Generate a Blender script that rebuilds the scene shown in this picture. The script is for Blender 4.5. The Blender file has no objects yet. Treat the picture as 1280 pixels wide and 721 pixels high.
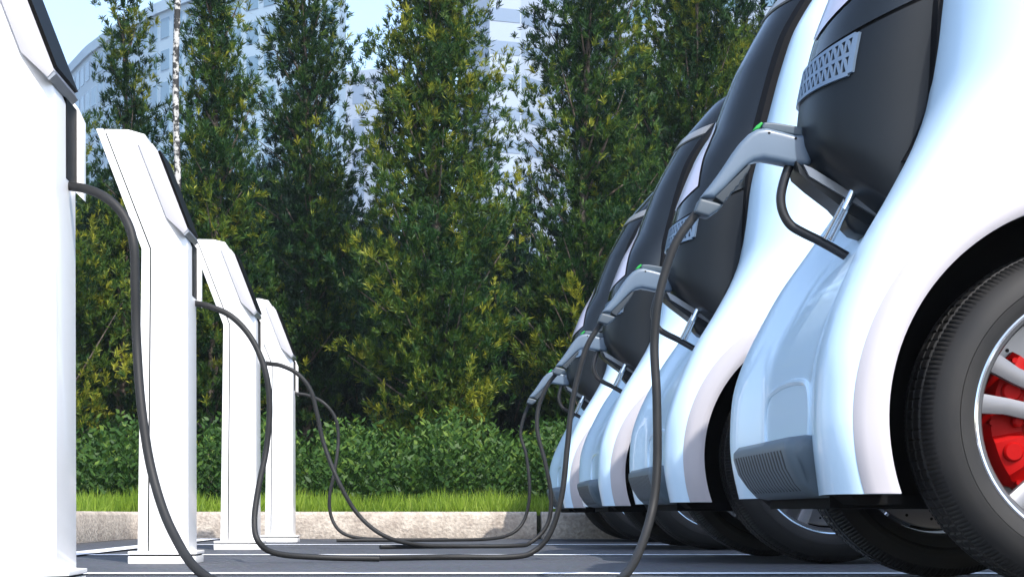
import bpy, bmesh, math, random
import numpy as np
from mathutils import Vector
random.seed(7); RNG = np.random.default_rng(7)
SC = bpy.context.scene; COL = SC.collection
D = 3.6            # metres of depth per unit z
K = 606.0
def P(px, py, z):  # a point seen in the photograph, at depth z
    return ((px-535)*z/K, z*D, .17+(643-py)*z/K)

# ---------------------------------------------------------------- materials
def mat(name, col=(.5,.5,.5), rough=.5, metal=0., coat=0., coat_rough=.05, spec=.5, trans=0., noise=None, bump=None, ior=1.45):
    m = bpy.data.materials.new(name); m.use_nodes = True
    nt = m.node_tree; b = nt.nodes['Principled BSDF']
    b.inputs['Base Color'].default_value = (*col, 1)
    b.inputs['Roughness'].default_value = rough; b.inputs['Metallic'].default_value = metal
    b.inputs['Coat Weight'].default_value = coat; b.inputs['Coat Roughness'].default_value = coat_rough
    b.inputs['Specular IOR Level'].default_value = spec
    b.inputs['Transmission Weight'].default_value = trans; b.inputs['IOR'].default_value = ior
    if noise:      # (scale, second colour, detail)
        tc = nt.nodes.new('ShaderNodeTexCoord'); n = nt.nodes.new('ShaderNodeTexNoise')
        n.inputs['Scale'].default_value = noise[0]; n.inputs['Detail'].default_value = noise[2]
        r = nt.nodes.new('ShaderNodeValToRGB'); r.color_ramp.elements[0].position=.35; r.color_ramp.elements[1].position=.65
        r.color_ramp.elements[0].color=(*col,1); r.color_ramp.elements[1].color=(*noise[1],1)
        nt.links.new(tc.outputs['Object'], n.inputs['Vector']); nt.links.new(n.outputs['Fac'], r.inputs['Fac'])
        nt.links.new(r.outputs['Color'], b.inputs['Base Color'])
    if bump:       # (scale, strength, distance)
        tc = nt.nodes.new('ShaderNodeTexCoord'); n = nt.nodes.new('ShaderNodeTexNoise')
        n.inputs['Scale'].default_value = bump[0]; n.inputs['Detail'].default_value = 4
        bp = nt.nodes.new('ShaderNodeBump'); bp.inputs['Strength'].default_value=bump[1]; bp.inputs['Distance'].default_value=bump[2]
        nt.links.new(tc.outputs['Object'], n.inputs['Vector']); nt.links.new(n.outputs['Fac'], bp.inputs['Height'])
        nt.links.new(bp.outputs['Normal'], b.inputs['Normal'])
    return m
def leaf_mat(name, stops, rough=.5, transl=.25):
    m = bpy.data.materials.new(name); m.use_nodes = True; nt = m.node_tree; b = nt.nodes['Principled BSDF']
    a = nt.nodes.new('ShaderNodeAttribute'); a.attribute_name = 'tone'
    r = nt.nodes.new('ShaderNodeValToRGB'); cr = r.color_ramp
    cr.elements[0].position, cr.elements[0].color = stops[0][0], (*stops[0][1],1)
    cr.elements[1].position, cr.elements[1].color = stops[-1][0], (*stops[-1][1],1)
    for p, c in stops[1:-1]:
        e = cr.elements.new(p); e.color = (*c,1)
    nt.links.new(a.outputs['Fac'], r.inputs['Fac']); nt.links.new(r.outputs['Color'], b.inputs['Base Color'])
    b.inputs['Roughness'].default_value = rough; b.inputs['Specular IOR Level'].default_value=.22
    t = nt.nodes.new('ShaderNodeBsdfTranslucent'); mx = nt.nodes.new('ShaderNodeMixShader'); mx.inputs[0].default_value = transl
    nt.links.new(r.outputs['Color'], t.inputs['Color'])
    nt.links.new(b.outputs[0], mx.inputs[1]); nt.links.new(t.outputs[0], mx.inputs[2])
    nt.links.new(mx.outputs[0], nt.nodes['Material Output'].inputs['Surface'])
    return m
M = {}
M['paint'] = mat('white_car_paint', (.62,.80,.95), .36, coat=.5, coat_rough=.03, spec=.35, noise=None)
M['flare'] = mat('satin_white', (.43,.41,.435), .42)
M['dark'] = mat('dark_gloss_panel', (.004,.006,.009), .42, coat=.12, coat_rough=.25, spec=.3, noise=(3,(.005,.0075,.011),2))
M['glass'] = mat('dark_tinted_glass', (.005,.006,.006), .15, coat=.25, coat_rough=.03)
M['edge'] = mat('black_seal', (.003,.003,.004), .6, spec=.2)
M['void'] = mat('wheel_well_felt', (.004,.004,.004), .95, spec=.05)
M['lav'] = mat('lilac_lamp_lens', (.50,.48,.58), .3, coat=.5)
M['mesh'] = mat('blue_grey_grille', (.16,.22,.30), .35, metal=.4)
M['vent'] = mat('slate_plastic', (.10,.135,.165), .5, bump=(300,.05,.001))
M['ventslot'] = mat('slot_black', (.015,.02,.025), .6)
M['tube'] = mat('black_tube', (.02,.02,.022), .35)
M['chrome'] = mat('chrome', (.7,.72,.75), .12, metal=1.)
M['grey'] = mat('grey_metal', (.28,.29,.31), .35, metal=.5)
M['rubber'] = mat('tyre_rubber', (.015,.015,.0155), .6, spec=.35, bump=(60,.08,.002), noise=(9,(.021,.020,.019),5))
M['rim'] = mat('silver_alloy', (.19,.19,.20), .42, metal=.5)
M['rimdark'] = mat('dark_alloy', (.085,.086,.09), .4, metal=.5)
M['rimlip'] = mat('polished_lip', (.9,.9,.92), .12, metal=1.)
M['disc'] = mat('brake_steel', (.30,.30,.31), .4, metal=.35)
M['red'] = mat('red_caliper', (.30,.0012,.001), .5, coat=0., spec=.12)
M['under'] = mat('underbody', (.004,.004,.0045), .9, spec=.15)
M['plug'] = mat('blue_grey_shell', (.10,.14,.19), .42, coat=.15, coat_rough=.15, bump=(200,.04,.001))
M['plugcap'] = mat('blue_grey_cap', (.055,.08,.105), .45)
M['grip'] = mat('grip_rubber', (.028,.038,.048), .6)
M['cuff'] = mat('cuff_rubber', (.06,.08,.10), .45)
M['green'] = mat('green_release', (.01,.28,.04), .4)
M['cable'] = mat('cable_sheath', (.016,.0165,.017), .55, spec=.3, bump=(120,.08,.001), noise=(14,(.021,.0215,.022),3))
M['chg'] = mat('white_charger_enamel', (.84,.83,.82), .35, coat=.3, noise=(2.5,(.80,.795,.79),4))
M['chghouse'] = mat('charger_housing_enamel', (.42,.41,.43), .5)
M['screen'] = mat('black_screen', (.003,.003,.003), .5, spec=.08)
M['trunk'] = mat('trunk_bark', (.075,.055,.042), .9, noise=(14,(.15,.12,.10),6), bump=(30,.8,.02))
M['lampgrey'] = mat('frosted_lamp', (.17,.175,.18), .35, coat=.5)

# asphalt
def asphalt():
    m = bpy.data.materials.new('asphalt'); m.use_nodes=True; nt=m.node_tree; b=nt.nodes['Principled BSDF']
    tc = nt.nodes.new('ShaderNodeTexCoord')
    v = nt.nodes.new('ShaderNodeTexVoronoi'); v.inputs['Scale'].default_value=90
    n = nt.nodes.new('ShaderNodeTexNoise'); n.inputs['Scale'].default_value=1.3; n.inputs['Detail'].default_value=6
    r = nt.nodes.new('ShaderNodeValToRGB'); r.color_ramp.elements[0].color=(.030,.034,.045,1); r.color_ramp.elements[1].color=(.062,.069,.088,1)
    mx = nt.nodes.new('ShaderNodeMixRGB'); mx.blend_type='MULTIPLY'; mx.inputs[0].default_value=.55
    for x in (v,n): nt.links.new(tc.outputs['Object'], x.inputs['Vector'])
    nt.links.new(n.outputs['Fac'], r.inputs['Fac']); nt.links.new(r.outputs['Color'], mx.inputs[1]); nt.links.new(v.outputs['Color'], mx.inputs[2])
    hs = nt.nodes.new('ShaderNodeHueSaturation'); hs.inputs['Saturation'].default_value=.6; hs.inputs['Value'].default_value=1.35
    nt.links.new(mx.outputs[0], hs.inputs['Color']); nt.links.new(hs.outputs[0], b.inputs['Base Color'])
    bp = nt.nodes.new('ShaderNodeBump'); bp.inputs['Strength'].default_value=.5; bp.inputs['Distance'].default_value=.004
    nt.links.new(v.outputs['Distance'], bp.inputs['Height']); nt.links.new(bp.outputs['Normal'], b.inputs['Normal'])
    b.inputs['Roughness'].default_value=.72
    return m
def worn(name, c1, c2, scale, lo=.35, hi=.7, rough=.8, bump=.3, dist=.01, fine=60):
    m = bpy.data.materials.new(name); m.use_nodes=True; nt=m.node_tree; b=nt.nodes['Principled BSDF']
    tc = nt.nodes.new('ShaderNodeTexCoord')
    n = nt.nodes.new('ShaderNodeTexNoise'); n.inputs['Scale'].default_value=scale; n.inputs['Detail'].default_value=9; n.inputs['Roughness'].default_value=.65
    n2 = nt.nodes.new('ShaderNodeTexNoise'); n2.inputs['Scale'].default_value=fine; n2.inputs['Detail'].default_value=4
    r = nt.nodes.new('ShaderNodeValToRGB'); r.color_ramp.elements[0].position=lo; r.color_ramp.elements[1].position=hi
    r.color_ramp.elements[0].color=(*c1,1); r.color_ramp.elements[1].color=(*c2,1)
    for x in (n,n2): nt.links.new(tc.outputs['Object'], x.inputs['Vector'])
    nt.links.new(n.outputs['Fac'], r.inputs['Fac'])
    mx = nt.nodes.new('ShaderNodeMixRGB'); mx.blend_type='OVERLAY'; mx.inputs[0].default_value=.6
    nt.links.new(r.outputs['Color'], mx.inputs[1]); nt.links.new(n2.outputs['Fac'], mx.inputs[2]); nt.links.new(mx.outputs[0], b.inputs['Base Color'])
    bp = nt.nodes.new('ShaderNodeBump'); bp.inputs['Strength'].default_value=bump; bp.inputs['Distance'].default_value=dist
    nt.links.new(n2.outputs['Fac'], bp.inputs['Height']); nt.links.new(bp.outputs['Normal'], b.inputs['Normal'])
    b.inputs['Roughness'].default_value=rough
    return m
M['asphalt'] = asphalt()
M['line'] = worn('worn_white_line', (.30,.31,.34), (.74,.75,.77), 3.5, .32, .46)
M['kerb'] = worn('cast_concrete', (.27,.225,.185), (.50,.44,.37), 7, .3, .68, bump=.6, dist=.02, fine=45)
M['soil'] = worn('soil', (.02,.03,.012), (.04,.05,.02), 4)
M['birch'] = worn('birch_bark', (.02,.02,.02), (.42,.41,.39), 20, .49, .54, bump=.3)
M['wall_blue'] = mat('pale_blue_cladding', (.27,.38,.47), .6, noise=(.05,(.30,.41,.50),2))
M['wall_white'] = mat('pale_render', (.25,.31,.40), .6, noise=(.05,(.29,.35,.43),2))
M['win_blue'] = mat('blue_window', (.12,.22,.31), .25)
M['win_grey'] = mat('grey_window', (.15,.21,.30), .3)
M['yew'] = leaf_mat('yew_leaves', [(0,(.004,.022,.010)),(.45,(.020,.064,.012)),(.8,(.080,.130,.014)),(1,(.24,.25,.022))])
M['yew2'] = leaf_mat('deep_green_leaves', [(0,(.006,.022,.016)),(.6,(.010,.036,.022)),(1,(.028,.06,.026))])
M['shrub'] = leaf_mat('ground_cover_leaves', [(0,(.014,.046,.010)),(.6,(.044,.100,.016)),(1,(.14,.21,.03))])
M['grass'] = leaf_mat('grass_blades', [(0,(.10,.19,.02)),(.6,(.25,.37,.035)),(1,(.40,.50,.09))], transl=.5)

# ---------------------------------------------------------------- object helpers
def mk(name, verts, faces, m, parent=None, off=(0,0,0), smooth=True, angle=35):
    me = bpy.data.meshes.new(name)
    me.from_pydata([(v[0]-off[0], v[1]-off[1], v[2]-off[2]) for v in verts], [], faces)
    me.update()
    bm = bmesh.new(); bm.from_mesh(me); bmesh.ops.recalc_face_normals(bm, faces=bm.faces); bm.to_mesh(me); bm.free()
    if smooth:
        me.polygons.foreach_set('use_smooth', [True]*len(me.polygons)); me.set_sharp_from_angle(angle=math.radians(angle))
    me.materials.append(m)
    o = bpy.data.objects.new(name, me); COL.objects.link(o); o.parent = parent
    return o
def tag(o, label=None, cat=None, group=None, kind=None):
    for k, v in (('label',label),('category',cat),('group',group),('kind',kind)):
        if v: o[k] = v
    return o
def empty(name, loc, label=None, cat=None, group=None):
    o = bpy.data.objects.new(name, None); COL.objects.link(o); o.location = loc; o.empty_display_size=.2
    return tag(o, label, cat, group)
def copy_tree(o, parent=None):
    c = o.copy(); COL.objects.link(c)
    if parent is not None: c.parent = parent
    for ch in list(KIDS(o)): copy_tree(ch, c)
    return c
def KIDS(o): return [x for x in o.children]
class MB:
    def __init__(s): s.v=[]; s.f=[]
    def add(s, v, f):
        n=len(s.v); s.v += [tuple(a) for a in v]; s.f += [tuple(i+n for i in a) for a in f]; return s
    def box(s, x0,x1,y0,y1,z0,z1):
        return s.add([(x0,y0,z0),(x1,y0,z0),(x1,y1,z0),(x0,y1,z0),(x0,y0,z1),(x1,y0,z1),(x1,y1,z1),(x0,y1,z1)],
                     [(0,3,2,1),(4,5,6,7),(0,1,5,4),(1,2,6,5),(2,3,7,6),(3,0,4,7)])
    def prism(s, pts, y0, y1):          # xz outline extruded along y
        n=len(pts)
        return s.add([(x,y0,z) for x,z in pts]+[(x,y1,z) for x,z in pts],
                     [tuple(range(n)), tuple(range(2*n-1,n-1,-1))]+[(i,(i+1)%n,n+(i+1)%n,n+i) for i in range(n)])
    def tube(s, pts, r, n=14, cap=True):
        pts=[Vector(p) for p in pts]; rr = r if hasattr(r,'__len__') else [r]*len(pts)
        t0=(pts[1]-pts[0]).normalized(); u=t0.orthogonal().normalized(); rings=[]
        for i,p in enumerate(pts):
            t=(pts[min(i+1,len(pts)-1)]-pts[max(i-1,0)]).normalized()
            u=(u-t*u.dot(t)).normalized(); w=t.cross(u)
            rings.append([p+(u*math.cos(a)+w*math.sin(a))*rr[i] for a in [2*math.pi*k/n for k in range(n)]])
        return s.loft(rings, cap)
    def loft(s, rings, cap=True, closed=True):
        n=len(rings[0]); v=[p for r in rings for p in r]; f=[]
        for i in range(len(rings)-1):
            for k in range(n if closed else n-1):
                a=i*n+k; b=i*n+(k+1)%n; f.append((a,b,b+n,a+n))
        if cap: f += [tuple(range(n)), tuple(range((len(rings)-1)*n, len(rings)*n))]
        return s.add(v,f)
    def build(s, name, m, parent=None, off=(0,0,0), smooth=True, angle=35): return mk(name, s.v, s.f, m, parent, off, smooth, angle)
def catmull(pts, n=10):
    pts=[Vector(p) for p in pts]; q=[pts[0]*2-pts[1]]+pts+[pts[-1]*2-pts[-2]]; out=[]
    for i in range(1,len(q)-2):
        for k in range(n):
            t=k/n; a,b,c,d=q[i-1:i+3]
            out.append(.5*((2*b)+(c-a)*t+(2*a-5*b+4*c-d)*t*t+(3*b-a-3*c+d)*t**3))
    return out+[pts[-1]]
def bevel(o, w, seg=3, ang=30):
    bm=bmesh.new(); bm.from_mesh(o.data)
    es=[e for e in bm.edges if len(e.link_faces)==2 and e.calc_face_angle()>math.radians(ang)]
    bmesh.ops.bevel(bm, geom=es, offset=w, segments=seg, profile=.6, affect='EDGES', clamp_overlap=True)
    bm.to_mesh(o.data); bm.free()
    o.data.polygons.foreach_set('use_smooth', [True]*len(o.data.polygons)); o.data.set_sharp_from_angle(angle=math.radians(40))
    return o
def smooth_table(hs, vs, lo, hi, n=400, sig=6):
    g=np.linspace(lo,hi,n); y=np.interp(g,hs,vs)
    k=np.exp(-.5*(np.arange(-3*sig,3*sig+1)/sig)**2); k/=k.sum()
    yp=np.concatenate([2*y[0]-y[1:3*sig+1][::-1], y, 2*y[-1]-y[-3*sig-1:-1][::-1]])
    ys=np.convolve(yp,k,'valid')
    return lambda h: float(np.interp(h,g,ys))

# ---------------------------------------------------------------- car (x = forward axis pointing at -x, y across, z up; centre line y = 0)
OFF=(2.1,0,0)
H0,H1=.213,2.40
body_h =[.213,.30,.355,.50,.60,.70,.78,.85,.93,1.00,1.10,1.24,1.375,1.49,1.65,1.785,1.93,2.08,2.22,2.32,2.40]
Xf = smooth_table(body_h,[.855,.835,.828,.835,.868,.915,.955,1.005,1.055,1.10,1.145,1.165,1.18,1.21,1.25,1.285,1.33,1.42,1.60,1.80,2.05],H0,H1)
Wf = smooth_table(body_h,[.52,.52,.52,.52,.50,.46,.43,.39,.34,.29,.25,.235,.23,.23,.235,.24,.26,.28,.27,.22,.10],H0,H1)
Xc = smooth_table(body_h,[.885,.875,.872,.875,.905,.955,1.00,1.06,1.14,1.25,1.35,1.40,1.42,1.44,1.46,1.5,1.55,1.65,1.75,1.90,2.06],H0,H1)
Xs = smooth_table(body_h,[.965,.955,.955,.97,1.00,1.08,1.18,1.30,1.42,1.52,1.60,1.66,1.70,1.74,1.80,1.85,1.9,1.95,2.0,2.05,2.1],H0,H1)
Ws = smooth_table(body_h,[.65,.66,.66,.66,.66,.66,.662,.665,.667,.667,.665,.66,.655,.645,.63,.61,.58,.53,.45,.34,.14],H0,H1)
XL=3.45
def rearx(h): return XL-.02-.10*max(0,(h-.9))**1.5-.25*max(0,(h-1.9))
def front_half(h):     # from the side (y=-Ws) round to the centre line, list of (x,y)
    xf,wf,xc,xs,ws=Xf(h),Wf(h),Xc(h),Xs(h),Ws(h); p=[]
    for k in range(29):
        a=math.pi/2*k/28; e=.78
        c=math.cos(a)**e if k<28 else 0.; s=math.sin(a)**e
        p.append((xs-(xs-xf)*s, -(wf+(ws-wf)*c)))
    for k in range(1,21):   # front contour -> centre (smooth step, slightly recessed)
        t=k/20; u=min(1,t/.55); sm=u*u*(3-2*u)
        p.append((xf+(xc-xf)*sm, -wf*(1-t)))
    return p
def section(h):
    fh=front_half(h); xs,ws=Xs(h),Ws(h); xr=rearx(h)
    side=[]
    for k in range(30):
        t=k/30; side.append((xr-.35+(xs-(xr-.35))*t, -ws))
    rear=[]
    for k in range(12):
        a=math.pi/2*k/12; rear.append((xr-.35+.35*math.cos(a)**.8, -ws*math.sin(a)**.6 if k else 0))
    half=rear+side+fh
    full=half+[(x,-y) for x,y in half[-2:0:-1]]
    return full
def body_y(x,h):       # near-side surface y at x, h
    fh=front_half(h)
    if x>=fh[0][0]: return -Ws(h)
    for (x0,y0),(x1,y1) in zip(fh[:29],fh[1:29]):
        if x1<=x<=x0+1e-9: return y0+(y1-y0)*((x0-x)/(x0-x1+1e-9))
    return -Wf(h)
WX,WZ,ARCH=1.396,.371,.450
RX=2.86
def arch_y(x,h):
    return body_y(x,max(h,H0))

pod_h=[.78,.80,.84,.90,.96,1.01,1.06,1.12,1.185,1.264,1.33,1.43,1.50,1.62,1.73,1.845,1.95,2.07,2.14,2.29,2.40,2.47]
Xp = smooth_table(pod_h,[1.15,1.09,1.04,1.00,.965,.935,.908,.905,.913,.93,.947,.985,1.015,1.085,1.125,1.17,1.225,1.292,1.345,1.475,1.66,2.0],.78,2.47,sig=3)
Wp = smooth_table(pod_h,[.20,.215,.222,.23,.235,.238,.24,.24,.245,.25,.25,.25,.25,.25,.255,.26,.27,.285,.29,.29,.25,.08],.78,2.47,sig=3)
tilt = smooth_table([.78,1.0,1.06,1.18,1.264,1.40,1.75,2.47],[-.85,-.85,-.55,.25,.45,.35,0,0],.78,2.47,sig=5)
def pod(h,t,push=0.):  # t in [-1,1] across the front
    w=Wp(h)+push; x0=Xp(h)-push
    a=abs(t)*math.pi/2; dep=.24
    x=x0+dep*(1-math.cos(a)**.9) if abs(t)<1 else x0+dep
    y=w*math.sin(a)**.85 if a>0 else 0
    return (x, y if t>0 else -y, h+tilt(h)*(x-x0))
def pod_part(name,h0,h1,m,parent,n=40,xback=None,push=0.):
    mb=MB(); rings=[]
    for i in range(n+1):
        h=h0+(h1-h0)*i/n; r=[pod(h,-1+2*k/32,push) for k in range(33)]
        xb=max(Xc(min(h,H1))+.12, Xp(h)+.3) if xback is None else xback
        xb=min(xb,2.6)
        zb=h+tilt(h)*(.24 if tilt(h)>0 else min(.5,xb-Xp(h)))
        if h<1.02: zb-=(1.02-h)/.22*0+max(0,.0)
        r=[(xb,-Wp(h)-push,zb)]+r+[(xb,Wp(h)+push,zb)]
        rings.append(r)
    mb.loft(rings)
    return mb.build(name,m,parent,OFF,angle=50)

def disc_ring(mb, prof, n, ymap=lambda r,y:y, closed=True, cx=0, cz=0, a0=0, a1=2*math.pi):
    rings=[]
    for i in range(n+(0 if closed else 1)):
        a=a0+(a1-a0)*i/n; rings.append([(cx+r*math.cos(a), y, cz+r*math.sin(a)) for r,y in prof])
    m=len(prof); v=[p for r in rings for p in r]; f=[]; N=len(rings)
    for i in range(N if closed else N-1):
        for k in range(m-1):
            a=i*m+k; b=((i+1)%N)*m+k; f.append((a,a+1,b+1,b))
    mb.add(v,f)

def make_wheel(parent, x, y, flip):
    # wheel local: axis along y, outer face at y=0 going inwards to +.22
    R=.371; N=640
    rim=MB()
    disc_ring(rim,[(.262,.010),(.266,.004),(.262,.0),(.255,.002),(.250,.012),(.247,.03),(.246,.06),(.247,.10),(.254,.16),(.268,.185),(.282,.200),(.289,.206)],96)
    hub=rim.build('wheel',M['rimdark'],parent); 
    hub.location=(x-OFF[0],y,R); hub.scale=(1,-1 if flip else 1,1)
    lip=MB(); disc_ring(lip,[(.262,-.001),(.2665,-.003),(.2695,-.001),(.2695,.004),(.2660,.006)],128); lip.build('rim_lip',M['rimlip'],hub)
    sp=MB()
    for k in range(5):
        base=math.radians(163+72*k)
        for s in (-1,1):
            pts=[(.05,s*.022,.045,.016),(.12,s*.027,.036,.017),(.19,s*.033,.024,.017),(.252,s*.046,.012,.021)]
            rings=[]
            for r,o,dy,w in pts:
                ca,sa=math.cos(base),math.sin(base)
                def q(rr,oo,yy): return (rr*ca-oo*sa, yy, rr*sa+oo*ca)
                rings.append([q(r,o-w,dy+.022),q(r,o-w,dy+.004),q(r,o-w*.5,dy),q(r,o+w*.5,dy),q(r,o+w,dy+.004),q(r,o+w,dy+.022)])
            sp.loft(rings)
    disc_ring(sp,[(0.0,.030),(.03,.030),(.034,.036),(.075,.046),(.078,.070),(.0,.07)],48)
    for k in range(5):
        a=math.radians(163+36+72*k)
        disc_ring(sp,[(0,.036),(.009,.036),(.010,.048)],12,cx=.055*math.cos(a),cz=.055*math.sin(a))
    sp.build('spokes',M['rim'],hub)
    # tyre with grooves and lateral sipes
    prof=[(.262,.006),(.272,-.002),(.285,-.008),(.300,-.010),(.3005,-.0085),(.302,-.0105),(.318,-.0085),(.332,-.002),(.343,.006),(.350,.013),(.356,.022),(.3605,.032),
          (.363,.040),(.3645,.048),(.366,.056),(.367,.0565),(.359,.0575),(.359,.0645),(.3675,.0655),(.369,.080),(.370,.094),(.361,.095),(.361,.103),(.370,.104),(.3712,.122),(.370,.138),(.361,.139),(.361,.147),(.369,.148),(.3675,.166),(.359,.1665),(.359,.173),(.367,.174),
          (.363,.186),(.356,.200),(.345,.214),(.325,.224),(.310,.228),(.296,.222),(.288,.205)]
    v=[];f=[];m=len(prof)
    for i in range(N):
        a=2*math.pi*i/N; sipe=(i%3==0)
        for k,(r,y0) in enumerate(prof):
            if sipe and 10<=k<=14: r=r-.0026
            if (i%6==2) and (17<=k<=20 or 23<=k<=25): r=r-.0035
            if sipe and 31<=k<=34: r=r-.0042
            v.append((r*math.cos(a),y0,r*math.sin(a)))
    for i in range(N):
        j=(i+1)%N
        for k in range(m-1): f.append((i*m+k,i*m+k+1,j*m+k+1,j*m+k))
    mk('tyre',v,f,M['rubber'],hub,angle=22)
    dm=MB(); disc_ring(dm,[(.06,.112),(.238,.112),(.239,.114),(.239,.132),(.238,.134),(.06,.134)],96)
    nfd=len(dm.f); hm=dm
    for k in range(60):
        a=2*math.pi*k/60; r=.125+.044*(k%3)+.008*((k//3)%2)
        for yy,yi in ((.1112,.113),(.1348,.133)):
            disc_ring(hm,[(0,yy),(.0042,yy),(.0042,yi)],10,cx=r*math.cos(a),cz=r*math.sin(a))
    bd=dm.build('brake_disc',M['disc'],hub,angle=30); bd.data.materials.append(M['edge'])
    for p in bd.data.polygons:
        if p.index>=nfd: p.material_index=1
    # red caliper on the leading side of the disc
    cm=MB(); rings=[]
    a0,a1=math.radians(138),math.radians(226)
    for i in range(23):
        t=i/22; a=a0+(a1-a0)*t; e=1-abs(2*t-1)**6*.35
        ro=.226*1.0 if .08<t<.92 else .214; ri=.135+.02*abs(2*t-1)**2
        y0,y1=.072+.012*(1-e),.15
        bulge=.010 if (.12<t<.40 or .60<t<.88) else 0
        pr=[(ri,y1),(ri,y0+.016),(ri+.014,y0-bulge),(.5*(ri+ro),y0-.004-bulge*1.3),(ro-.014,y0-bulge),(ro,y0+.016),(ro,y1)]
        rings.append([(r*math.cos(a),y,r*math.sin(a)) for r,y in pr])
    cm.loft(rings)
    for t,rr,rad in ((.27,.183,.021),(.73,.183,.021),(.5,.160,.012)):
        a=a0+(a1-a0)*t
        disc_ring(cm,[(0,.050),(rad-.004,.050),(rad,.054),(rad+.001,.085)],28,cx=rr*math.cos(a),cz=rr*math.sin(a))
    for t,rr in ((.06,.205),(.94,.205),(.5,.212),(.06,.155),(.94,.155)):
        a=a0+(a1-a0)*t
        disc_ring(cm,[(0,.062),(.006,.062),(.007,.085)],10,cx=rr*math.cos(a),cz=rr*math.sin(a))
    cm.build('brake_caliper',M['red'],hub,angle=30)
    return hub

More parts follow.
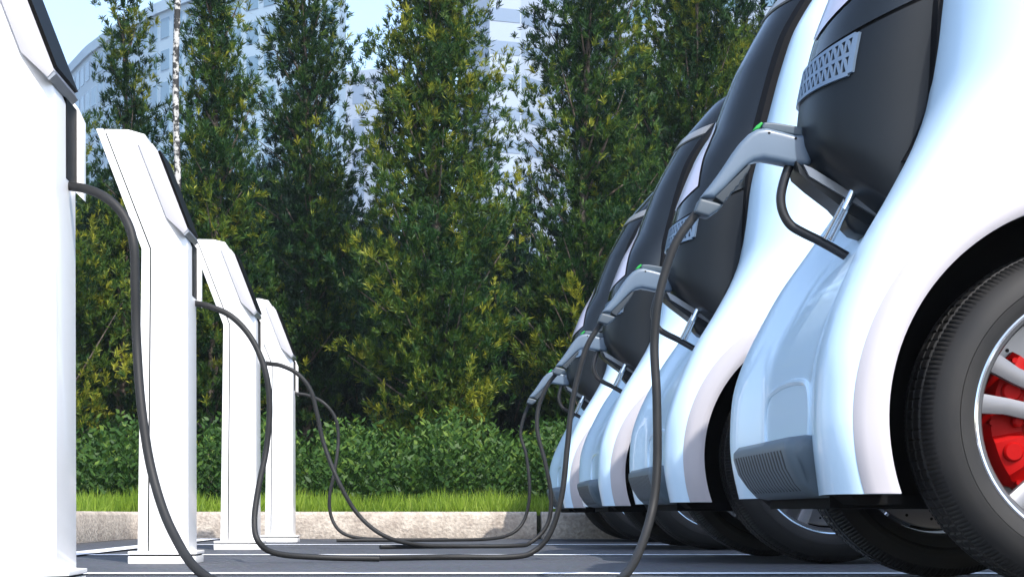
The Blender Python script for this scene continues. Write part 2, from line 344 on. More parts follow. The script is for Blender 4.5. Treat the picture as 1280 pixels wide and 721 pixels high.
def make_car():
    car=empty('electric_car',(OFF[0],1.18*D,0))
    # body shell
    hs=list(np.linspace(H0,1.0,40))+list(np.linspace(1.0,H1,46))[1:]
    mb=MB(); mb.loft([[(x,y,h) for x,y in section(h)] for h in hs])
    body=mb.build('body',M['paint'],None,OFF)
    cutters=[]
    for cx in (WX,RX):
        for y0,y1 in ((-1.2,-.36),(.36,1.2)):
            c=MB(); n=96; r=ARCH
            c.loft([[(cx+r*math.cos(2*math.pi*k/n),y,WZ+r*math.sin(2*math.pi*k/n)) for k in range(n)] for y in (y0,y1)])
            cutters.append(c.build('cut',M['void'],None,OFF,smooth=False))
    for c in cutters:
        md=body.modifiers.new('b','BOOLEAN'); md.operation='DIFFERENCE'; md.object=c; md.solver='EXACT'
    dg=bpy.context.evaluated_depsgraph_get(); nm=bpy.data.meshes.new_from_object(body.evaluated_get(dg))
    body.modifiers.clear(); body.data=nm
    # faces of the cut become black lining: black material on faces that look into a wheel well
    nm.materials.clear(); nm.materials.append(M['paint']); nm.materials.append(M['void'])
    for p in nm.polygons:
        c=p.center; p.material_index=0
        for cx in (WX,RX):
            d=math.hypot(c.x+OFF[0]-cx,c.z-WZ)
            if d<ARCH+.004 and abs(c.y)<.652 and (d<ARCH-.01 and abs(abs(c.y)-.36)<.01 or abs(d-ARCH)<.006 and abs(p.normal.y)<.3): p.material_index=1
        if p.normal.z<-.95 and c.z<H0+.01: p.material_index=1
    nm.polygons.foreach_set('use_smooth',[True]*len(nm.polygons)); nm.set_sharp_from_angle(angle=math.radians(34))
    body.parent=car
    for c in cutters: bpy.data.objects.remove(c)
    # satin wheel-arch bands, both sides, both axles
    for cx in (WX,RX):
        for sgn in (-1,1):
            v=[];f=[]; n=84; a0=math.asin((H0-WZ)/(ARCH+.0)); cols=7
            for i in range(n+1):
                for k in range(cols):
                    r=ARCH-.002+.070*k/(cols-1)
                    b0=math.asin((H0+.001-WZ)/r); a=math.pi-b0+( b0-(math.pi-b0))*i/n
                    x=cx+r*math.cos(a); z=WZ+r*math.sin(a)
                    y=(arch_y(x,z) if cx==WX else -Ws(max(z,H0)))-.004-(.004 if 0<k<cols-1 else 0)
                    if k in (0,cols-1): y+=.003
                    v.append((x,-sgn*y,z))
            m=cols
            for i in range(n):
                for k in range(m-1):
                    a=i*m+k; f.append((a,a+1,a+m+1,a+m))
            # inner return
            base=len(v)
            for i in range(n+1):
                x,y,z=v[i*m]; v.append((x,y+ (-.05 if y>0 else .05),z))
            for i in range(n): f.append((i*m,(i+1)*m,base+i+1,base+i))
            mk('wheel_arch_trim',v,f,M['flare'],car,OFF)
    MB().box(.90,3.32,-.34,.34,.185,.24).build('underbody',M['under'],car,OFF,False)
    sk=MB(); n=14
    for (w0,x0) in ((-.56,.93),):
        sk.prism([(.905,.213),(.93,.192),(1.02,.192),(1.02,.213)],-.50,.50)
    sk.build('front_skirt',M['under'],car,OFF,False)
    # front module below the seam and canopy above
    fm=pod_part('front_module',1.0,1.262,M['dark'],car,46)
    cap=pod_part('canopy',1.272,2.462,M['glass'],car,70)
    pod_part('seam',1.258,1.276,M['edge'],car,2,push=-.006)
    # black seal frame between canopy and white pillar
    for sgn in (-1,1):
        mb=MB(); rings=[]
        for i in range(50):
            h=.98+1.34*i/49; y=Wp(h)+.004; x1=Xf(h)+.012; w=.012+.043*min(1,max(0,(h-1.1)/.45))
            yy=min(y+.012,Wf(h)+.03)
            rings.append([(x1-w,sgn*(y-.01),h),(x1-w*.65,sgn*(yy),h),(x1+.10,sgn*(yy+.01),h),(x1+.10,sgn*(y-.02),h)])
        mb.loft(rings); mb.build('canopy_seal',M['edge'],car,OFF)
    # lilac lamp lens (triangle on the nose of the canopy)
    v=[];f=[];n=16;mc=10
    for i in range(n+1):
        h=1.325+(1.665-1.325)*i/n; tw=.40*(1-i/n)**.8+.004
        for k in range(mc+1): v.append(pod(h+.05*abs(-1+2*k/mc)*(1-i/n),tw*(-1+2*k/mc),.004))
    for i in range(n):
        for k in range(mc): a=i*(mc+1)+k; f.append((a,a+1,a+mc+2,a+mc+1))
    mk('nose_lamp',v,f,M['lav'],car,OFF)
    # grille of triangular holes under the seam
    g=MB()
    def bar(p,q,w,d=.007):
        pts=[]
        for s in (-1,1):
            for e in (p,q): pass
        n=3; rings=[]
        for i in range(n+1):
            u=i/n; h=p[0]+(q[0]-p[0])*u; t=p[1]+(q[1]-p[1])*u
            dh=q[0]-p[0]; dt=(q[1]-p[1])*.33; L=math.hypot(dh,dt) or 1; nh,ntt=dt/L*w, -dh/L*w/.33
            rings.append([pod(h-nh/2,t-ntt/2,.0),pod(h-nh/2,t-ntt/2,d),pod(h+nh/2,t+ntt/2,d),pod(h+nh/2,t+ntt/2,.0)])
        g.loft(rings)
    def gh(r,t): return 1.180+.038*r
    ts=[-.52+1.04*k/18 for k in range(19)]
    for r in (0,1,2):
        for k in range(18): bar((gh(r,ts[k]),ts[k]),(gh(r,ts[k+1]),ts[k+1]),.009)
    for r in (0,1):
        for k in range(19):
            bar((gh(r,ts[k]),ts[k]),(gh(r+1,ts[k]),ts[k]),.005)
            if k<18: bar((gh(r,ts[k]),ts[k]),(gh(r+1,ts[k+1]),ts[k+1]),.006)
    for t in (-.53,.53):
        bar((gh(0,t),t),(gh(2,t),t),.014)
    g.build('grille',M['mesh'],car,OFF)
    # brow lamp strip across the canopy at 2.07 m
    rings=[]
    for k in range(25):
        t=-.62+1.24*k/24; h=2.075+.075*abs(t)**1.3
        rings.append([pod(h-.028,t,.002),pod(h-.022,t,.008),pod(h+.022,t,.008),pod(h+.028,t,.002)])
    b=MB(); b.loft(rings); b.build('brow_lamp',M['lampgrey'],car,OFF)
    # lower vent on the fascia
    vt=MB(); prof=[(.886,.208),(.856,.214),(.832,.240),(.812,.275),(.800,.315),(.800,.332),(.812,.345),(.850,.350),(.900,.345)]
    ys=[(-.36,.02,0),(-.345,.004,.006),(-.31,0,0),(.31,0,0),(.345,.004,.006),(.36,.02,0)]
    rings=[]
    for y,inx,_ in ys:
        rings.append([(min(.9,x+inx),y*(.93 if z<.25 else 1),z-(inx*.5 if z>.3 else 0)) for x,z in prof])
    vt.loft(rings); vent=vt.build('lower_vent',M['vent'],car,OFF,angle=60)
    sl=MB()
    for k in range(17):
        y=-.285+.57*k/16
        pts=[(.8000,.316,.0075),(.8045,.300,.0075),(.8120,.275,.0058),(.8320,.240,.0034),(.8460,.224,.002)]
        rings=[[(x-.0022,y-w,z),(x-.0022,y+w,z),(x+.004,y+w,z+.002),(x+.004,y-w,z+.002)] for x,z,w in pts]
        sl.loft([[(p[0]+.0015,p[1],p[2]) for p in r] for r in rings])
    sl.build('slot',M['ventslot'],vent)
    for o in KIDS(vent):
        for vv in o.data.vertices: vv.co.x-=OFF[0]
    # raised moulding on the fascia above the vent
    mo=MB()
    for sgn in (-1,1):
        path=[]
        for (y,h) in ((.36,.35),(.37,.43),(.33,.50),(.25,.525),(.10,.53)):
            path.append((Xc(h)+(.0)-.004, sgn*y, h))
    pth=catmull([(Xc(h)+.004,y,h) for y,h in ((-.25,.345),(-.26,.42),(-.22,.47),(-.10,.485),(0,.488),(.10,.485),(.22,.47),(.26,.42),(.25,.345))],8)
    mo.tube(pth,.010,8); mo.build('fascia_moulding',M['paint'],car,OFF)
    # under-nose tube loop with strut, rail, keel
    tb=MB()
    def Q(px,py,y=0.): 
        z=1.18+y/D; return ((px-535)*z/K, y, .17+(643-py)*z/K)
    path=[Q(992,196),Q(984,214),Q(978,234),Q(976,250),Q(979,266),Q(988,281),Q(1004,291),Q(1030,304),Q(1075,330),Q(1130,361)]
    tb.tube(catmull(path,6),.0115,14); tl=tb.build('tube_loop',M['tube'],car,OFF)
    st=MB(); st.tube([Q(1057,250,-.075),Q(1032,298,-.02)],.0065,12); st.tube([Q(1063,252,-.06),Q(1039,300,-.005)],.0075,12); st.tube([Q(1068,236,-.075),Q(1055,262,-.07)],.011,12)
    st.build('strut',M['chrome'],tl,(0,0,0))
    for o in KIDS(tl):
        for vv in o.data.vertices: vv.co.x-=OFF[0]
    ra=MB(); ra.prism([Q(998,212)[::2],Q(1005,226)[::2],Q(1112,290)[::2],Q(1112,280)[::2],Q(1008,216)[::2]],-.06,.06); ra.build('under_rail',M['grey'],car,OFF)
    lr=MB(); lr.prism([p[::2] for p in (Q(990,206),Q(994,222),Q(1010,236),Q(1052,268),Q(1112,306),Q(1112,288),Q(1005,224))],-.05,.05); lr.build('lower_rail',M['dark'],car,OFF)
    ke=MB(); o1=[Q(1049,262),Q(1053,284),Q(1063,294),Q(1078,299),Q(1094,294),Q(1130,272),Q(1128,255),Q(1090,250)]
    ke.prism([p[::2] for p in o1],-.045,.045); bevel(ke.build('keel',M['dark'],car,OFF),.012,3)
    # side windows and doors (rear part of the body)
    for sgn in (-1,1):
        v=[];f=[];n=20;mm=10
        for i in range(n+1):
            for k in range(mm+1):
                h=1.30+.72*k/mm; x=1.95+.12*k/mm+(rearx(h)-.52-1.95-.12*k/mm)*i/n
                v.append((x,sgn*(Ws(h)+.004),h))
        for i in range(n):
            for k in range(mm): a=i*(mm+1)+k; f.append((a,a+1,a+mm+2,a+mm+1))
        mk('side_window',v,f,M['glass'],car,OFF)
        d=MB(); d.box(2.02,2.14,sgn*.668-.008,sgn*.668+.008,1.14,1.16); bevel(d.build('door_handle',M['chrome'],car,OFF),.004,2)
        tlm=MB(); tlm.box(XL-.045,XL-.012,sgn*.42-.10,sgn*.42+.10,.93,1.0); bevel(tlm.build('tail_lamp',M['red'],car,OFF),.008,2)
    for cx in (WX,RX):
        make_wheel(car,cx,-.648,False); make_wheel(car,cx,.648,True)
    return car
car0=make_car()
car_labels=['nearest white electric car, its big front wheel with red caliper filling the right edge',
 'white electric car second nearest, parked just behind the foremost one with the light blue plug',
 'third white electric car of the row, between the second one and the hindmost one',
 'hindmost and smallest white electric car, its wheels right in front of the concrete kerb']
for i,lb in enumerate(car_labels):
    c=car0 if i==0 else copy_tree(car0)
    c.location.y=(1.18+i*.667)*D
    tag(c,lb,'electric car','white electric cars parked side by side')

# ---------------------------------------------------------------- chargers
def make_charger():
    Z=1.69; O=P(205,706,Z); O=(O[0],O[1]+.145,0)
    def q(px,py): p=P(px,py,Z); return (p[0],p[2])
    t=empty('charging_station',O)
    y0=Z*D
    # body: right hand outline, chamfered towards +x
    L=[(186,691),(189,311),(131,161.5)]; Rr=[(178,164),(232,300),(233,691)]
    def ring(y,ins): 
        pts=L+[(Rr[0][0]-ins,Rr[0][1]-(2 if ins else 0)),(Rr[1][0]-ins,Rr[1][1]+4*(ins>0)),(Rr[2][0]-ins,Rr[2][1])]
        return [(q(*p)[0],y,q(*p)[1]) for p in pts]
    mb=MB(); mb.loft([ring(y0,18),ring(y0+.05,0),ring(y0+.275,0),ring(y0+.30,8)]); b=mb.build('body',M['chg'],t,O,angle=12); bevel(b,.002,2,20)
    mb=MB(); pts=[q(172,691),q(177,311),q(120,161),q(129.3,161),q(187.3,311.5),q(184.2,691)]
    mb.prism(pts,y0,y0+.29); b=mb.build('back_panel',M['chg'],t,O,angle=20); bevel(b,.0015,2,20)
    mb=MB(); pts=[q(183,691),q(186,311),q(128.5,166),q(134,166),q(192,311),q(189,691)]
    mb.prism(pts,y0+.006,y0+.284); mb.build('seam_core',M['edge'],t,O,False)
    # base: plinth, dark gap, lip
    def yb(ins): return y0-.02+ins, y0+.31-ins
    def pl(px0,px1,pya,pyb,ins,name,m,bv=.003):
        a=q(px0,pya); c=q(px1,pyb); ya,yb_=yb(ins)
        xs=[a[0],c[0]-.05,c[0]]; mb=MB()
        zb=max(c[1],0.)
        out=[(a[0],ya),(c[0]-.06,ya),(c[0],ya+.06),(c[0],yb_-.06),(c[0]-.06,yb_),(a[0],yb_)]
        n=6; mb.add([(x,y,zb) for x,y in out]+[(x,y,a[1]) for x,y in out],[tuple(range(n)),tuple(range(2*n-1,n-1,-1))]+[(i,(i+1)%n,n+(i+1)%n,n+i) for i in range(n)])
        o=mb.build(name,m,t,O,False)
        if bv: bevel(o,bv,2,20)
        return o
    pl(161,243,694.5,706,0,'base_plinth',M['chg']); pl(163,241,692.4,694.6,.006,'base_gap',M['edge'],0); pl(161,244,688.5,692.5,-.002,'base_plate',M['chg'],.002)
    # screen housing on the +x face
    h=[q(172,179),q(190,179),q(196,187),q(234.5,286.5),q(229.5,292),q(208,272)]
    mb=MB(); mb.prism(h,y0+.003,y0+.262); ho=mb.build('screen_housing',M['chghouse'],t,O,angle=20); bevel(ho,.002,2,20)
    a=Vector(q(196,187)); c=Vector(q(234.5,286.5)); n=Vector((c.y-a.y,-(c.x-a.x))).normalized()*-1
    if n.x<0: n=-n
    d=c-a; s0=a+d*.01-n*.004; s1=a+d*.97-n*.004; w=.013
    mb=MB(); mb.prism([tuple(s0),tuple(s1),tuple(s1+n*w),tuple(s0+n*w)],y0+.014,y0+.250); sc=mb.build('screen',M['screen'],ho,O,False)
    g=[q(225.5,289),q(231,283.6),q(236,289),q(230.5,294)]
    mb=MB(); mb.prism(g,y0+.006,y0+.255); mb.build('housing_foot',M['grey'],ho,O,False)
    # cable holster
    z2=Z+.075
    def q2(px,py): return ((px-535)*z2/K,.17+(643-py)*z2/K)
    mb=MB(); X0=q(231,300)[0]-.004
    mb=MB(); mb.prism([(X0-.004,1.150),(X0+.009,1.140),(X0+.009,.955),(X0-.004,.945)],y0+.165,y0+.283); ch=mb.build('cable_holster',M['screen'],t,O,False)
    mb=MB(); mb.prism([(X0-.004,1.165),(X0+.008,1.150),(X0+.024,1.115),(X0+.024,.925),(X0+.004,.945),(X0-.004,.95)],y0+.284,y0+.318); bevel(mb.build('holster_cover',M['chg'],ch,O,False),.002,2)
    return t
ch0=make_charger()
ch_labels=['tallest white charging station, cut off by the left edge of the view',
 'white charging station just right of the foremost one, in front of the birch trunk',
 'white charging station third from the left, with the tall shrubs behind it',
 'smallest white charging station, farthest from the viewer and nearest to the kerb']
base_y=ch0.location.y
for i,(lb,z) in enumerate(zip(ch_labels,(1.085,1.69,2.365,3.01))):
    c=ch0 if i==1 else copy_tree(ch0)
    c.location.y=base_y+(z-1.69)*D
    tag(c,lb,'charging station','white charging stations in a row')

# ---------------------------------------------------------------- plugs and cables
def make_plug():
    z=1.18; O=P(940,190,z)
    t=empty('charging_plug',O)
    def q(p): return ((p[0]-535)*z/K, .17+(643-p[1])*z/K)
    yc=z*D
    up=[(1012,172),(991,171.5),(975,167),(956,162.5),(944,164),(934,170),(924,180),(915,192),(906,206),(897,219),(888,231),(873.5,249)]
    lo=[(892,250),(906,236),(919,222),(929,212),(935,207),(941,203.5),(952,201.5),(968,204.5),(984,208),(1000,209.5),(1012,210)]
    def pillow(name,pts,hw,m,bv,par=t):
        mb=MB(); mb.prism([q(p) for p in pts],yc-hw,yc+hw); o=mb.build(name,m,par,O); bevel(o,bv,4,50); return o
    sh=pillow('shell',up+lo,.030,M['plug'],.015)
    pillow('top_cap',[(950,163),(953,155),(966,155.5),(985,158.5),(1002,161.5),(1002,173),(975,168)],.020,M['plugcap'],.005)
    gl=[(934,208),(912,229),(891,249.5),(902,257),(906,250.5),(909,249),(911.5,243.5),(915,242),(917.5,236.5),(921,235),(923,229.5),(926.5,227.5),(928.5,222),(932,219),(936,211)]
    pillow('grip',gl,.0315,M['grip'],.005)
    pillow('cuff',[(873,249.5),(903,257.5),(897,264),(884,273),(866,267.5)],.026,M['cuff'],.008)
    pillow('release_button',[(939.5,165),(944.5,158.5),(951,153.5),(953,156),(948.5,162)],.012,M['green'],.003)
    s=MB()
    for px,py in ((958.5,169.5),(991.5,176.5)):
        x,zz=q((px,py)); disc_ring(s,[(0,yc-.0307),(.0032,yc-.0307),(.0036,yc-.028)],12,cx=x,cz=zz)
    s.build('screw',M['edge'],t,O)
    return t
pl0=make_plug()
plug_labels=['light blue grey charging plug in the nose of the nearest car, large and sunlit',
 'dark shaded charging plug with green button in the second nearest car',
 'charging plug of the third car, between the second plug and the hindmost one',
 'smallest charging plug, hanging leftmost in the nose of the hindmost car']
py0=pl0.location.y
for i,lb in enumerate(plug_labels):
    c=pl0 if i==0 else copy_tree(pl0)
    c.location.y=py0+i*.667*D
    tag(c,lb,'charging plug','charging plugs')
def cable(paths,label,r=.0108):
    mb=MB()
    for pts in paths:
        w=[]
        for px,py,z in pts:
            p=P(px,py,z); w.append((p[0],p[1],max(p[2],r+.001)))
        mb.tube(catmull(w,10),r,16)
    o=mb.build('charging_cable',M['cable']); bb=Vector(mb.v[0])
    c=sum((Vector(v) for v in mb.v),Vector())/len(mb.v); c.z=0
    for v in o.data.vertices: v.co-=c
    o.location=c
    return tag(o,label,'charging cable','charging cables')
cable([[(76,231,1.145),(88,233,1.14),(110,237,1.13),(135,249,1.12),(156,272,1.115),(167,305,1.11),(169,360,1.11),(171,430,1.11),(177,510,1.10),(190,590,1.09),(215,663,1.07),(256,719,1.04),(330,738,1.02),(470,744,1.01)],
       [(440,743,1.0),(560,744,1.0),(690,744,1.02),(755,737,1.06),(789,708,1.12),(812,650,1.16),(821,590,1.17),(821,500,1.175),(818,430,1.18),(824,370,1.18),(842,310,1.18),(862,278,1.18),(876,262,1.18)]],
      'charging cable from the foremost station, looping down out of view to the nearest plug')
cable([[(236,376,1.765),(244,379,1.76),(262,383,1.755),(290,396,1.75),(315,424,1.745),(332,465,1.74),(337,510,1.74),(333,560,1.74),(323,610,1.73),(318,650,1.72),(323,676,1.71),(345,691,1.72),(400,696,1.74),(474,700,1.75)],
       [(474,698.5,1.78),(560,698,1.82),(640,697.5,1.83),(668,688,1.84),(688,665,1.84),(702,620,1.84),(709,560,1.845),(716,500,1.85),(731,440,1.85),(748,409,1.85),(760,396,1.85)]],
      'charging cable from the second station, lying on the ground then rising to the second car')
cable([[(332,453,2.43),(337,454.5,2.43),(352,457,2.42),(372,467,2.42),(388,487,2.42),(396,515,2.42),(405,555,2.42),(424,603,2.41),(448,643,2.41),(480,669,2.40),(520,680,2.42),(570,684,2.45),(607,684,2.47)],
       [(475,686,2.40),(540,685.2,2.44),(640,683,2.48),(664,677,2.5),(684,655,2.51),(689,622,2.51),(682,580,2.51),(672,540,2.515),(673,510,2.52),(684,482,2.52),(697,465,2.52)]],
      'charging cable from the third station, crossing the loop of the farthest one')
cable([[(367,491,3.08),(372,492,3.08),(385,494,3.08),(404,503,3.07),(419,522,3.07),(423,550,3.07),(418,590,3.06),(412,620,3.06),(414,645,3.06),(426,664,3.05),(450,672,3.05),(500,675,3.08),(560,676.5,3.1)],
       [(421,678.5,3.0),(520,677.5,3.05),(600,675.5,3.12),(636,668,3.16),(655,650,3.18),(662,615,3.18),(658,570,3.185),(651,545,3.19),(653,527,3.19),(659,510,3.19),(663,502,3.19)]],
      'thinnest charging cable, from the farthest station to the hindmost plug')

# ---------------------------------------------------------------- ground, lines, kerb, verge
def sheet(name,x0,x1,y0,y1,z,m,label=None):
    o=mk(name,[(x0,y0,z),(x1,y0,z),(x1,y1,z),(x0,y1,z)],[(0,1,2,3)],m,smooth=False); o['kind']='structure'; return o
sheet('ground',-900,900,-900,1600,0,M['asphalt'])
for i,z in enumerate((.70,1.385,2.03,2.72)):
    sheet('parking_line',-1.42,8.,z*D-.07,z*D+.07,.004,M['line'])
mk('parking_line',[(-1.56,2,.008),(-1.42,2,.008),(-1.42,12.0,.008),(-1.56,12.0,.008)],[(0,1,2,3)],M['line'],smooth=False)['kind']='structure'
# kerb as rounded blocks along a path
KY=3.42*D
def kerb_run(pts,name='kerb'):
    prof=[(0,0),(0,.165),(.012,.185),(.03,.192),(.13,.192),(.15,.18),(.15,0)]
    rings=[]
    for i,p in enumerate(pts):
        p=Vector(p); a=Vector(pts[max(i-1,0)]); b=Vector(pts[min(i+1,len(pts)-1)]); t=(b-a).normalized(); n=Vector((-t.y,t.x,0))
        rings.append([(p.x+n.x*u,p.y+n.y*u,w) for u,w in prof])
    mb=MB(); mb.loft(rings); o=mb.build(name,M['kerb'],None,smooth=True,angle=30); bevel(o,.006,2,50); o['kind']='structure'; return o
XK=-2.07
cut=[(677-535)*3.42/K-.012]
L=2.93
x=cut[0]
xs=[x-L, x, x+L, x+2*L, x+3*L]
xs[0]=XK+.22
for i in range(4): kerb_run([(xs[i]+.012,KY,0),(xs[i]+.6,KY,0),(xs[i+1]-.022,KY,0)])
arc=[(XK+.22-.22*math.sin(a),KY-.22+.22*math.cos(a),0) for a in [math.pi/2*k/8 for k in range(9)]]
arc=[(XK,9.2,0),(XK,10.5,0)]+arc[::-1]
kerb_run(arc)
for y in (6.2,3.2,.2): kerb_run([(XK,y,0),(XK,y+1,0),(XK,y+2.98,0)])
sheet('joint_filler',XK,12,KY+.02,KY+.04,.15,M['soil'])
bpy.data.objects.remove(bpy.data.objects['joint_filler'])
v=MB(); v.box(XK+.12,14,KY+.12,60,-.2,.165); v.box(-14,XK-.12,-2,60,-.2,.164); v.box(XK-.12,XK+.12,KY+.13,60,-.2,.165)
v.build('verge',M['soil'],None,smooth=False)['kind']='structure'

# ---------------------------------------------------------------- foliage
def leaf_mesh(name,base,dirs,L,W,tone,m,parent=None,off=(0,0,0),bend=0.,mid=.45):
    n=len(base); base=base-np.array(off)
    up=RNG.normal(size=(n,3)); side=np.cross(dirs,up); side/=np.linalg.norm(side,axis=1)[:,None]+1e-9
    v=np.empty((n,4,3),np.float32)
    v[:,0]=base; v[:,2]=base+dirs*L[:,None]
    mp=base+dirs*(L*mid)[:,None]; mp[:,2]+=bend*L
    v[:,1]=mp+side*(W/2)[:,None]; v[:,3]=mp-side*(W/2)[:,None]
    me=bpy.data.meshes.new(name); me.vertices.add(4*n); me.vertices.foreach_set('co',v.ravel())
    me.loops.add(4*n); me.loops.foreach_set('vertex_index',np.arange(4*n,dtype=np.int32))
    me.polygons.add(n); me.polygons.foreach_set('loop_start',np.arange(0,4*n,4,dtype=np.int32)); me.polygons.foreach_set('loop_total',np.full(n,4,np.int32))
    at=me.attributes.new('tone','FLOAT','FACE'); at.data.foreach_set('value',tone.astype(np.float32))
    me.update(); me.validate(); me.materials.append(m)
    o=bpy.data.objects.new(name,me); COL.objects.link(o); o.parent=parent; return o
def unit(a): return a/(np.linalg.norm(a,axis=-1,keepdims=True)+1e-9)
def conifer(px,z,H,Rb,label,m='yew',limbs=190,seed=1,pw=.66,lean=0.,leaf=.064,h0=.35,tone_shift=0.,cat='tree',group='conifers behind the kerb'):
    r=np.random.default_rng(seed); X,Y,_=P(px,643,z); base=(X,Y,.16)
    t=empty('conifer',base,label,cat,group)
    tk=MB(); pts=[];rad=[]
    for i in range(14):
        f=i/13; pts.append((X+.035*math.sin(seed+f*7)+lean*f,Y+.03*math.cos(seed*2+f*6),.10+(H-.16)*f)); rad.append(.052*(1-f)**.8+.006)
    tk.tube(pts,rad,9)
    # limbs and tufts
    B=[];DD=[];T=[]
    lim=MB()
    for k in range(limbs):
        f=(k+r.random())/limbs; h=h0+(H-h0)*f**1.08
        R=Rb*(1-min(.985,h/H))**pw*(.62+.55*r.random())*(min(1,(h-.1)/.7))
        if r.random()<.06: R*=1.35
        az=r.random()*2*math.pi; el=math.radians(20+35*r.random()+20*f)
        d=np.array([math.cos(az)*math.cos(el),math.sin(az)*math.cos(el),math.sin(el)])
        ip=min(12,int(h/H*13)); tx=pts[ip][0]
        s=np.array([tx,Y,h+.1]); Lb=R/math.cos(el)
        if k%3==0: lim.tube([tuple(s-[0,0,0]),tuple(s+d*Lb*.5),tuple(s+d*Lb*.9+np.array([0,0,.02]))],[.012,.008,.003],5)
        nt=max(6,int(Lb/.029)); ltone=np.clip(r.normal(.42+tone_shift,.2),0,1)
        for j in range(nt):
            u=(.08+.92*((j+r.random())/nt)**.9); spread=.04+.085*math.sin(math.pi*min(1,u*.95))
            c=s+d*Lb*u+r.normal(size=3)*spread*np.array([1,1,.6])+np.array([0,0,.05*u*u])
            n=25+int(8*r.random()); td=unit(d*.6+r.normal(size=3)*.35+np.array([0,0,.45]))
            ld=unit(td*1.05+r.normal(size=(n,3))*.50)
            B.append(c+ld*.006+td*(r.random((n,1))*.07)); DD.append(ld)
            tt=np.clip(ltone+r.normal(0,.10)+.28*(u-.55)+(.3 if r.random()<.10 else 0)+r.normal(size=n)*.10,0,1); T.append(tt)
    B=np.concatenate(B);DD=np.concatenate(DD);T=np.concatenate(T); n=len(B)
    tk.add(lim.v,lim.f); tk.build('trunk',M['trunk'],t,base)
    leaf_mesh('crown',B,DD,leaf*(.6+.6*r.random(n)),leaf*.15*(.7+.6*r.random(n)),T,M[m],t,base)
    return t
conifer(155,4.7,5.05,.56,'short slim conifer against the curved blue tower, left of the birch',seed=3,limbs=150,pw=.75,m='yew')
conifer(268,4.45,5.1,.66,'conifer just right of the thin birch trunk',seed=4,limbs=200)
conifer(383,4.8,6.6,.62,'narrow dark conifer rising out of view above the farthest charging station',seed=5,limbs=230,tone_shift=-.14,pw=.5)
conifer(546,4.35,5.3,.93,'full bright green conifer alone in the middle of the view',seed=6,limbs=280,tone_shift=.12)
conifer(734,4.5,6.6,.82,'loose conifer with long side branches, left of the canopies of the cars',seed=8,limbs=230,pw=.5)
conifer(868,4.7,6.2,1.0,'wide conifer directly left of the topmost car canopy',seed=9,limbs=250,pw=.5)
conifer(1010,4.6,6.0,1.1,'conifer mostly hidden behind the canopies of the cars',seed=10,limbs=150)
conifer(52,4.5,3.6,1.0,'low yellowish conifer peeping out beside the foremost charging station',seed=11,limbs=140,tone_shift=.15)
conifer(-90,4.8,5.0,1.0,'conifer beyond the left edge, behind the foremost charging station',seed=12,limbs=120)
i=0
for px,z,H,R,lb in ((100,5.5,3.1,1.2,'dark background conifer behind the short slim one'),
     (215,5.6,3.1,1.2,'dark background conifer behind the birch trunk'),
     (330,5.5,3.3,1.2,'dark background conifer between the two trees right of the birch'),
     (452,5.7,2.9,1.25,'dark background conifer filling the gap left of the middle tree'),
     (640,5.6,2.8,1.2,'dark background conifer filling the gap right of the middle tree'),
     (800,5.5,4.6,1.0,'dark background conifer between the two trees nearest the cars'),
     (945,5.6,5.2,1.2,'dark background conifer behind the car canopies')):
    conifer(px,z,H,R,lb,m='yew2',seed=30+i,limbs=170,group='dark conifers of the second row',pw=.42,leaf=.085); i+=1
# birch
X,Y,_=P(221,643,4.15)
bt=empty('birch_tree',(X,Y,.16),'thin birch with black and white bark rising between two conifers','tree')
tk=MB(); tk.tube([(X+.012*math.sin(i*1.3),Y,.1+6.6*i/15) for i in range(16)],[.033-.0006*i for i in range(16)],14); tk.build('trunk',M['birch'],bt,(X,Y,.16))
r=np.random.default_rng(77); B=[];DD=[]
for k in range(60):
    a=r.random()*6.28; h=5.6+1.4*r.random(); R=.2+.8*r.random()
    c=np.array([X+R*math.cos(a),Y+R*math.sin(a),h+.3*r.random()]); n=25
    B.append(c+r.normal(size=(n,3))*.15); DD.append(unit(r.normal(size=(n,3))+[0,0,-.5]))
B=np.concatenate(B);DD=np.concatenate(DD);n=len(B)
leaf_mesh('crown',B,DD,np.full(n,.06),np.full(n,.04),r.random(n),M['shrub'],bt,(X,Y,.16))

# ground cover with pointed leaves (a mass)
r=np.random.default_rng(5); B=[];DD=[];T=[]
for k in range(4200):
    x=-3.9+7.6*r.random(); y=(3.66+.62*r.random())*D
    hh=.34+.36*r.random()+.05*math.sin(x*3.1+1)+.09*math.sin(x*7.3)+.12*(y/D-3.66)/.6
    ln=r.normal(size=2)*.10; n=int(hh/.045)
    hz=np.linspace(.12,1,n)*hh; az=r.random()*6.28+np.arange(n)*2.4
    ld=unit(np.stack([np.cos(az),np.sin(az),.55+.5*r.random(n)],1))
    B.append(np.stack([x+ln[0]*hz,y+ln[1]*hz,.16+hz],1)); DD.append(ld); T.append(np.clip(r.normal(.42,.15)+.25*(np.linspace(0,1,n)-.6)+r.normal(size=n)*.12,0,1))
B=np.concatenate(B);DD=np.concatenate(DD);T=np.concatenate(T);n=len(B)
o=leaf_mesh('ground_cover',B,DD,(.062)*(.7+.6*r.random(n)),.027*(.7+.6*r.random(n)),T,M['shrub'],mid=.4)
tag(o,'leafy green ground cover growing knee high between grass and conifers','ground cover',kind='stuff')
# dark far hedge closing the view under the crowns
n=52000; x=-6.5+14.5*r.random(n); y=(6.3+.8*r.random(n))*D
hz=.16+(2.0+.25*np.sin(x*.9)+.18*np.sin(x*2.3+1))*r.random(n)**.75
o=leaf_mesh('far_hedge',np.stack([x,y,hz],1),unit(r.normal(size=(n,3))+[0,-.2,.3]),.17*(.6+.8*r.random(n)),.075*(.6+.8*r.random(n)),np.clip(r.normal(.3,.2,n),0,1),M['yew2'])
tag(o,'dark distant hedge closing the gaps under the conifers','hedge',kind='stuff')
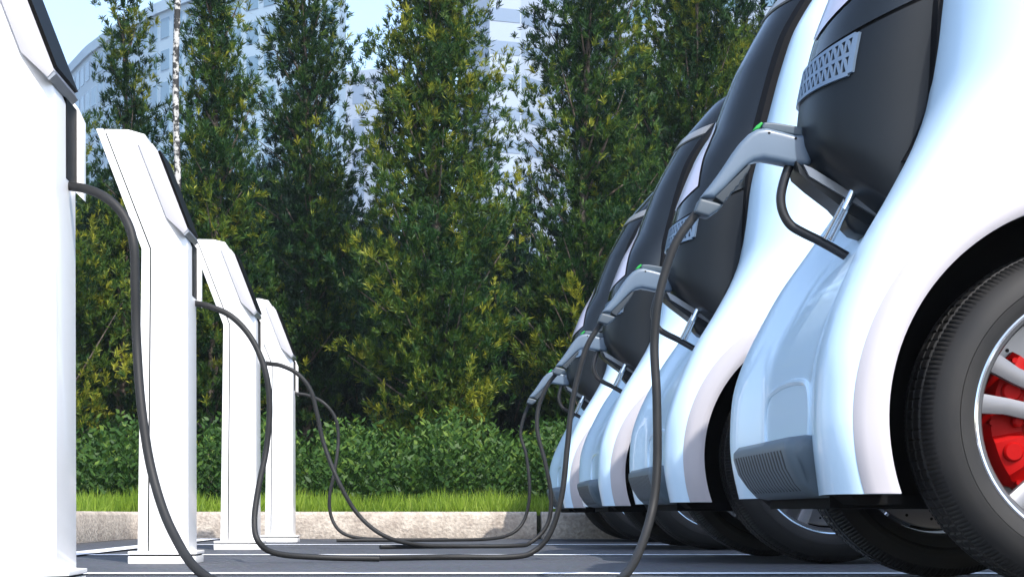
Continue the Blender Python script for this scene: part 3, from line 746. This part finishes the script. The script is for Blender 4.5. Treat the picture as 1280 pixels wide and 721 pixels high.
# grass
n=34000; x=-4.2+8.4*r.random(n); y=(3.475+.25*r.random(n))*D
m2=(x<XK+.1); 
B=np.stack([x,y,np.full(n,.16)],1); DD=unit(np.stack([r.normal(size=n)*.33,r.normal(size=n)*.3,np.ones(n)],1))
hh=.085+.13*r.random(n)**1.6+.02*np.sin(x*5)+(.04*np.sin(x*17)*r.random(n))
hh=np.clip(hh,.04,1)*np.where(y/D<3.52,.8,1.0)
T=np.clip(r.normal(.5,.22,n)+.12*np.sin(x*4),0,1)
o=leaf_mesh('grass',B,DD,hh,.006+.005*r.random(n),T,M['grass'],mid=.35)
tag(o,'bright green grass strip along the kerb','grass',kind='stuff')
n=9000; x=-4.6+2.4*r.random(n); y=7+5.6*r.random(n)
B=np.stack([x,y,np.full(n,.16)],1); DD=unit(np.stack([r.normal(size=n)*.33,r.normal(size=n)*.3,np.ones(n)],1))
o=leaf_mesh('grass',B,DD,.08+.1*r.random(n),.006+.006*r.random(n),np.clip(r.normal(.5,.22,n),0,1),M['grass'],mid=.35)
tag(o,'grass beyond the kerb left of the foremost charging station','grass',kind='stuff')

# ---------------------------------------------------------------- far buildings
def W(px,Y): return (px-535)/K/D*Y
def Hh(py,Y): return .17+(643-py)/K/D*Y
def facade(name,label,plan,top,floor,bay,wm,gm,winw=.62,winh=.6,deep=14,showx=None,shift=0):
    t=empty(name,(plan[0][0],plan[0][1],0),label,'building'); O=(plan[0][0],plan[0][1],0)
    # resample the plan line
    seg=[Vector((p[0],p[1],0)) for p in plan]; pts=[seg[0]]
    lens=[(seg[i+1]-seg[i]).length for i in range(len(seg)-1)]; tot=sum(lens); nb=int(tot/bay)
    def at(s):
        for i,l in enumerate(lens):
            if s<=l or i==len(lens)-1: return seg[i]+(seg[i+1]-seg[i])*(s/l)
            s-=l
    poly=[at(tot*k/nb) for k in range(nb+1)]
    n=len(poly); back=[p+Vector((0,deep,0)) for p in poly[::-1]]
    out=poly+back; mb=MB(); m=len(out)
    mb.add([(p.x,p.y,0) for p in out]+[(p.x,p.y,top) for p in out],[tuple(range(m)),tuple(range(2*m-1,m-1,-1))]+[(i,(i+1)%m,m+(i+1)%m,m+i) for i in range(m)])
    mb.build('wall',wm,t,O,smooth=False)
    par=MB()
    for k in range(n-1):
        a,b=poly[k],poly[k+1]; d=(b-a).normalized(); nn=Vector((d.y,-d.x,0))
        if nn.y>0: nn=-nn
        par.add([tuple(a+nn*.35+Vector((0,0,top-.9))),tuple(b+nn*.35+Vector((0,0,top-.9))),tuple(b+nn*.35+Vector((0,0,top+.3))),tuple(a+nn*.35+Vector((0,0,top+.3))),
                 tuple(a-nn*.2+Vector((0,0,top-.9))),tuple(b-nn*.2+Vector((0,0,top-.9))),tuple(b-nn*.2+Vector((0,0,top+.3))),tuple(a-nn*.2+Vector((0,0,top+.3)))],
                [(0,1,2,3),(4,7,6,5),(0,4,5,1),(3,2,6,7),(1,5,6,2),(0,3,7,4)])
    par.build('parapet',wm,t,O,smooth=False)
    nf=int((top-3)/floor); rest=MB(); cnt=0
    for fl in range(nf):
        zt=top-1.6-fl*floor; zb=zt-floor*winh
        for k in range(n-1):
            a,b=poly[k],poly[k+1]; c=(a+b)/2; d=(b-a); nn=Vector((d.y,-d.x,0)).normalized()
            if nn.y>0: nn=-nn
            e=d*winw/2
            p=[c-e,c+e]
            vv=[(q.x+nn.x*s,q.y+nn.y*s,zz) for s in (.06,-.3) for zz in (zb,zt) for q in p]
            ff=[(0,1,3,2),(4,6,7,5),(0,2,6,4),(1,5,7,3),(2,3,7,6),(0,4,5,1)]
            if cnt<100 and zb>Hh(330,c.y): 
                MB().add(vv,ff).build('window',gm,t,O,smooth=False); cnt+=1
            else: rest.add(vv,ff)
    if rest.v:
        o=rest.build('window',gm,t,O,smooth=False); o['kind']='stuff'
    return t
Yb=205
pl=[(W(78,228),228),(W(88,219),219),(W(110,210),210),(W(145,201),201),(W(200,192),192),(W(270,184),184),(W(350,178),178),(W(424,174),174)]
facade('tower_block','pale blue curved tower with rows of windows behind the left trees',pl,Hh(98,224),3.5,2.5,M['wall_blue'],M['win_blue'],.66,.62)
facade('office_block','low pale office block seen in the gap left of the middle conifer',[(W(405,240),240),(W(492,236),236)],Hh(92,238),4.6,3.4,M['wall_white'],M['win_grey'],.5,.55)
facade('office_block','tall pale office block with long bands, between the middle and the loose conifer',[(W(575,196),196),(W(625,190),190),(W(760,205),205)],Hh(-60,200),3.6,5.2,M['wall_white'],M['win_grey'],.94,.4)
facade('office_block','white office block behind the conifers left of the car canopies',[(W(770,190),190),(W(1000,180),180)],Hh(-70,185),4.0,4.2,M['wall_white'],M['win_blue'],.6,.5)

hz=MB().box(-260,260,-30,330,-1,75).build('haze',None or mat('haze_air'),None,smooth=False)
m=hz.data.materials[0]; nt=m.node_tree; nt.nodes.remove(nt.nodes['Principled BSDF']); pv=nt.nodes.new('ShaderNodeVolumePrincipled')
pv.inputs['Color'].default_value=(.86,.93,1,1); pv.inputs['Density'].default_value=.0007; pv.inputs['Anisotropy'].default_value=.2
nt.links.new(pv.outputs[0],nt.nodes['Material Output'].inputs['Volume']); hz['kind']='stuff'
# ---------------------------------------------------------------- light, world, camera
sd=Vector((.36,-.85,1.05)).normalized()
el=math.asin(sd.z); rot=math.atan2(sd.x,sd.y)
w=bpy.data.worlds.new('World'); SC.world=w; w.use_nodes=True; nt=w.node_tree; bg=nt.nodes['Background']
sky=nt.nodes.new('ShaderNodeTexSky'); sky.sky_type='NISHITA'; sky.sun_disc=False; sky.sun_elevation=el; sky.sun_rotation=rot
sky.air_density=1.0; sky.dust_density=1.6; sky.ozone_density=1.2
nt.links.new(sky.outputs[0],bg.inputs['Color']); bg.inputs['Strength'].default_value=.15
L=bpy.data.lights.new('sun','SUN'); L.energy=2.4; L.angle=math.radians(.6); L.color=(1,.955,.89)
lo=bpy.data.objects.new('sun',L); COL.objects.link(lo); lo.rotation_euler=sd.to_track_quat('Z','Y').to_euler(); lo.location=(3,-6,9)
cam=bpy.data.cameras.new('camera'); co=bpy.data.objects.new('camera',cam); COL.objects.link(co)
co.location=(0,0,.17); co.rotation_euler=(math.pi/2,0,0)
cam.sensor_width=36; cam.lens=36*K*D/1280; cam.shift_x=(640-535)/1280; cam.shift_y=(643-360.5)/1280
cam.clip_start=.05; cam.clip_end=4000; SC.camera=co
SC.view_settings.view_transform='Standard'; SC.view_settings.look='None'; SC.view_settings.gamma=1; SC.view_settings.exposure=1.38
SC.view_settings.use_curve_mapping=False
SC.cycles.max_bounces=7; SC.cycles.transparent_max_bounces=6; SC.cycles.use_denoising=True
